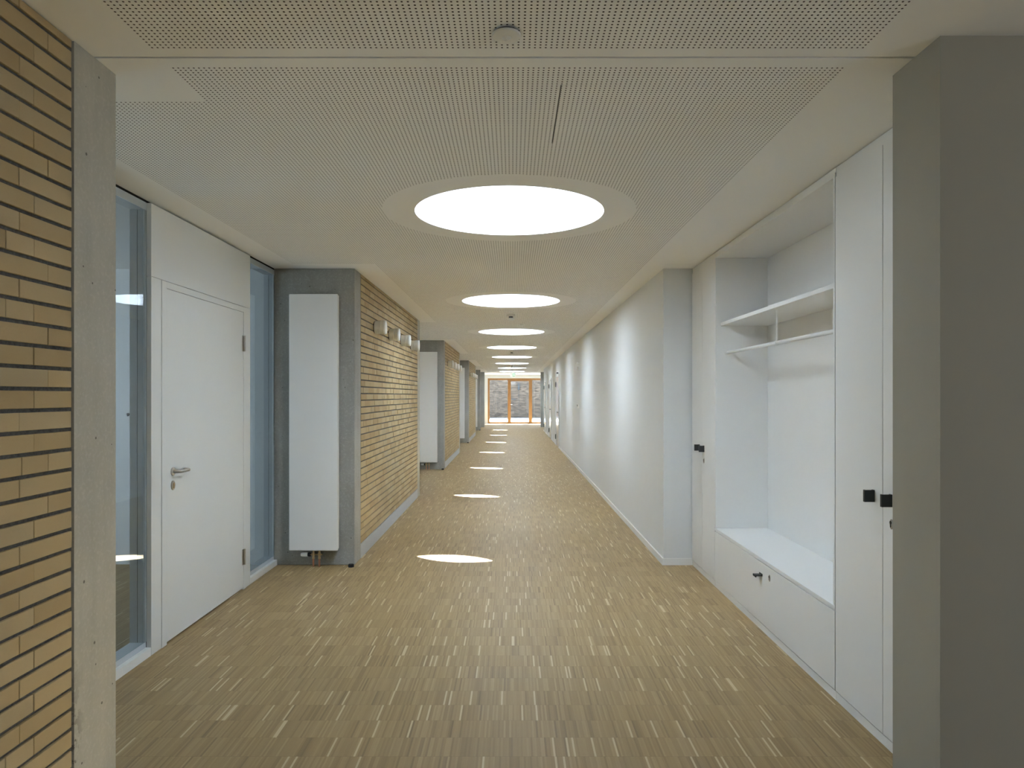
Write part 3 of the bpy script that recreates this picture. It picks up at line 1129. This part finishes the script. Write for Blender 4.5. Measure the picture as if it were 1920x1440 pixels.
# ------------------------------------------------------------------ right wall fittings
def far_door(i, y0, y1):
    t = thing('door_%d' % (i + 2), (XR, y0, 0), '%s white door with dark hinges and lever in the right plaster wall' % ORD[i], 'door', kind='structure')
    bx('reveal', 'gapdark', t, XR - 0.004, XR + 0.001, y0, y1, 0, 2.17)
    bx('frame', 'doorwhite', t, XR - 0.022, XR - 0.003, y0 - 0.03, y0 + 0.035, 0, 2.20)
    bx('frame', 'doorwhite', t, XR - 0.022, XR - 0.003, y1 - 0.035, y1 + 0.03, 0, 2.20)
    bx('frame', 'doorwhite', t, XR - 0.022, XR - 0.003, y0 + 0.0355, y1 - 0.0355, 2.135, 2.20)
    lf = bx('leaf', 'gloss', t, XR - 0.016, XR - 0.0045, y0 + 0.039, y1 - 0.039, 0.012, 2.131)
    bm = bmesh.new()
    yh = y0 + 0.11
    cyl(bm, (XR - 0.016, yh, 1.06), (XR - 0.062, yh, 1.06), 0.010, 12)
    cyl(bm, (XR - 0.062, yh - 0.01, 1.06), (XR - 0.062, yh + 0.125, 1.06), 0.010, 12)
    cyl(bm, (XR - 0.016, yh, 1.06), (XR - 0.022, yh, 1.06), 0.026, 20)
    obj('handle', bm, 'spacer', lf, True)
    bm = bmesh.new()
    cyl(bm, (XR - 0.016, yh, 0.97), (XR - 0.022, yh, 0.97), 0.026, 20)
    obj('lock_rose', bm, 'steel', lf, True)
    for zc in (1.90, 0.27):
        bm = bmesh.new()
        cyl(bm, (XR - 0.030, y1 - 0.038, zc - 0.075), (XR - 0.030, y1 - 0.038, zc + 0.075), 0.013, 12)
        box(bm, XR - 0.030, XR - 0.021, y1 - 0.055, y1 - 0.02, zc - 0.07, zc + 0.07)
        obj('hinge', bm, 'spacer', t, True)


for i, (a, b_) in enumerate(((20.85, 22.15), (24.95, 26.25), (29.05, 30.35))):
    far_door(i, a, b_)
t = thing('door_sensor', (XR, 21.3, 2.236), 'tiny dark sensor above the nearest door in the right wall', 'sensor')
bx('housing', 'black', t, XR - 0.05, XR, 21.27, 21.33, 2.22, 2.255)
bx('lens', 'lampdark', t, XR - 0.056, XR - 0.0502, 21.285, 21.315, 2.226, 2.249)
for zc, nm, lb in ((2.225, 'alarm_sounder', 'upper small white alarm unit high on the right plaster wall'),
                   (2.125, 'alarm_beacon', 'lower small white alarm unit high on the right plaster wall')):
    t = thing(nm, (XR, 14.84, zc), lb, 'alarm')
    bm = bmesh.new()
    lathe(bm, (XR, 14.84, zc), (-1, 0, 0), [(0, 0.040), (0.012, 0.040), (0.014, 0.036)], 28)
    obj('base', bm, 'opal', t, True)
    bm = bmesh.new()
    lathe(bm, (XR - 0.0142, 14.84, zc), (-1, 0, 0), [(0, 0.030), (0.012, 0.028), (0.022, 0.016)], 24)
    obj('cap', bm, 'opal', t, True)
t = thing('call_point', (XR, 14.72, 1.335), 'small push-button call point on the right plaster wall above a seam', 'switch')
bx('housing', 'plastic', t, XR - 0.022, XR, 14.68, 14.76, 1.29, 1.38)
bm = bmesh.new()
cyl(bm, (XR - 0.022, 14.72, 1.345), (XR - 0.032, 14.72, 1.345), 0.020, 18)
obj('button', bm, 'spacer', t, True)
bm = bmesh.new()
box(bm, XR - 0.0015, XR + 0.001, 14.60, 14.612, 0.62, 1.25)
struct('trim_1', bm, 'plinth', 'thin vertical seam in the right plaster wall below the call point', 'trim')

# ------------------------------------------------------------------ glazed end door and courtyard
EXL, EXR, EZT = -1.372, 2.20, 2.515
bm = bmesh.new()
box(bm, XN - 0.1, EXL, YEND, YEND + 0.3, 0, H)
box(bm, EXR, 2.40, YEND, YEND + 0.3, 0, H)
box(bm, EXL, EXR, YEND, YEND + 0.3, EZT, H)
struct('wall_end', bm, 'plaster', 'bright white end wall around the glazed wooden door', 'wall')
t = thing('door_5', (EXL, YEND, 0), 'glazed end door of honey-coloured wood with three tall panes', 'door', kind='structure')
y0, y1 = YEND + 0.02, YEND + 0.10
mull = [(-0.265, -0.095), (0.905, 1.085)]
bx('stile', 'wood', t, EXL, EXL + 0.10, y0, y1, 0, EZT)
bx('stile', 'wood', t, EXR - 0.10, EXR, y0, y1, 0, EZT)
for a, b_ in mull:
    bx('mullion', 'wood', t, a, b_, y0 - 0.01, y1, 0, EZT - 0.1)
bx('head_rail', 'wood', t, EXL + 0.10, EXR - 0.10, y0, y1, EZT - 0.10, EZT)
bx('door_head', 'wood', t, mull[0][1], mull[1][0], y0 - 0.01, y1 - 0.01, EZT - 0.155, EZT - 0.1)
bays = [(EXL + 0.10, mull[0][0]), (mull[0][1], mull[1][0]), (mull[1][1], EXR - 0.10)]
for a, b_ in bays:
    bx('bottom_rail', 'wood', t, a, b_, y0, y1, 0.0, 0.10)
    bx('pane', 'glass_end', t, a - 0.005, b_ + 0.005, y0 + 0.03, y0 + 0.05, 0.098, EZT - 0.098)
bm = bmesh.new()
tube(bm, [(-0.125, y0 - 0.012, 1.06), (-0.125, y0 - 0.06, 1.06), (-0.02, y0 - 0.06, 1.06)], 0.011, 10)
obj('handle', bm, 'steel', t, True)

YW = 50.0
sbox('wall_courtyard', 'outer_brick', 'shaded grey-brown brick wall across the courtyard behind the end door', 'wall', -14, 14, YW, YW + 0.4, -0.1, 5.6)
LX = 0.44
t = thing('courtyard_lamp', (LX, YW, 2.2), 'dark narrow wall lamp on the courtyard brick wall behind the glass', 'lamp')
bx('housing', 'lampdark', t, LX - 0.065, LX + 0.065, YW - 0.12, YW - 0.02, 1.98, 2.46, bev=0.006)
bx('wall_bracket', 'lampdark', t, LX - 0.04, LX + 0.04, YW - 0.02, YW, 2.1, 2.34)
bx('lens', 'spacer', t, LX - 0.05, LX + 0.05, YW - 0.11, YW - 0.03, 1.965, 1.979)
bm = bmesh.new()
cyl(bm, (LX + 0.01, YW - 0.012, -0.02), (LX + 0.01, YW - 0.012, 1.96), 0.012, 10)
tag(obj('cable_conduit', bm, 'conduit'), 'thin grey conduit running down the courtyard wall below its lamp', 'conduit')
t = thing('wall_vent', (0.09, YW, 1.30), 'narrow dark slot vent in the courtyard brick wall', 'vent')
bx('frame', 'lampdark', t, -0.05, 0.23, YW - 0.010, YW, 1.275, 1.325)
bx('slat', 'spacer', t, -0.035, 0.215, YW - 0.016, YW - 0.0102, 1.29, 1.31)
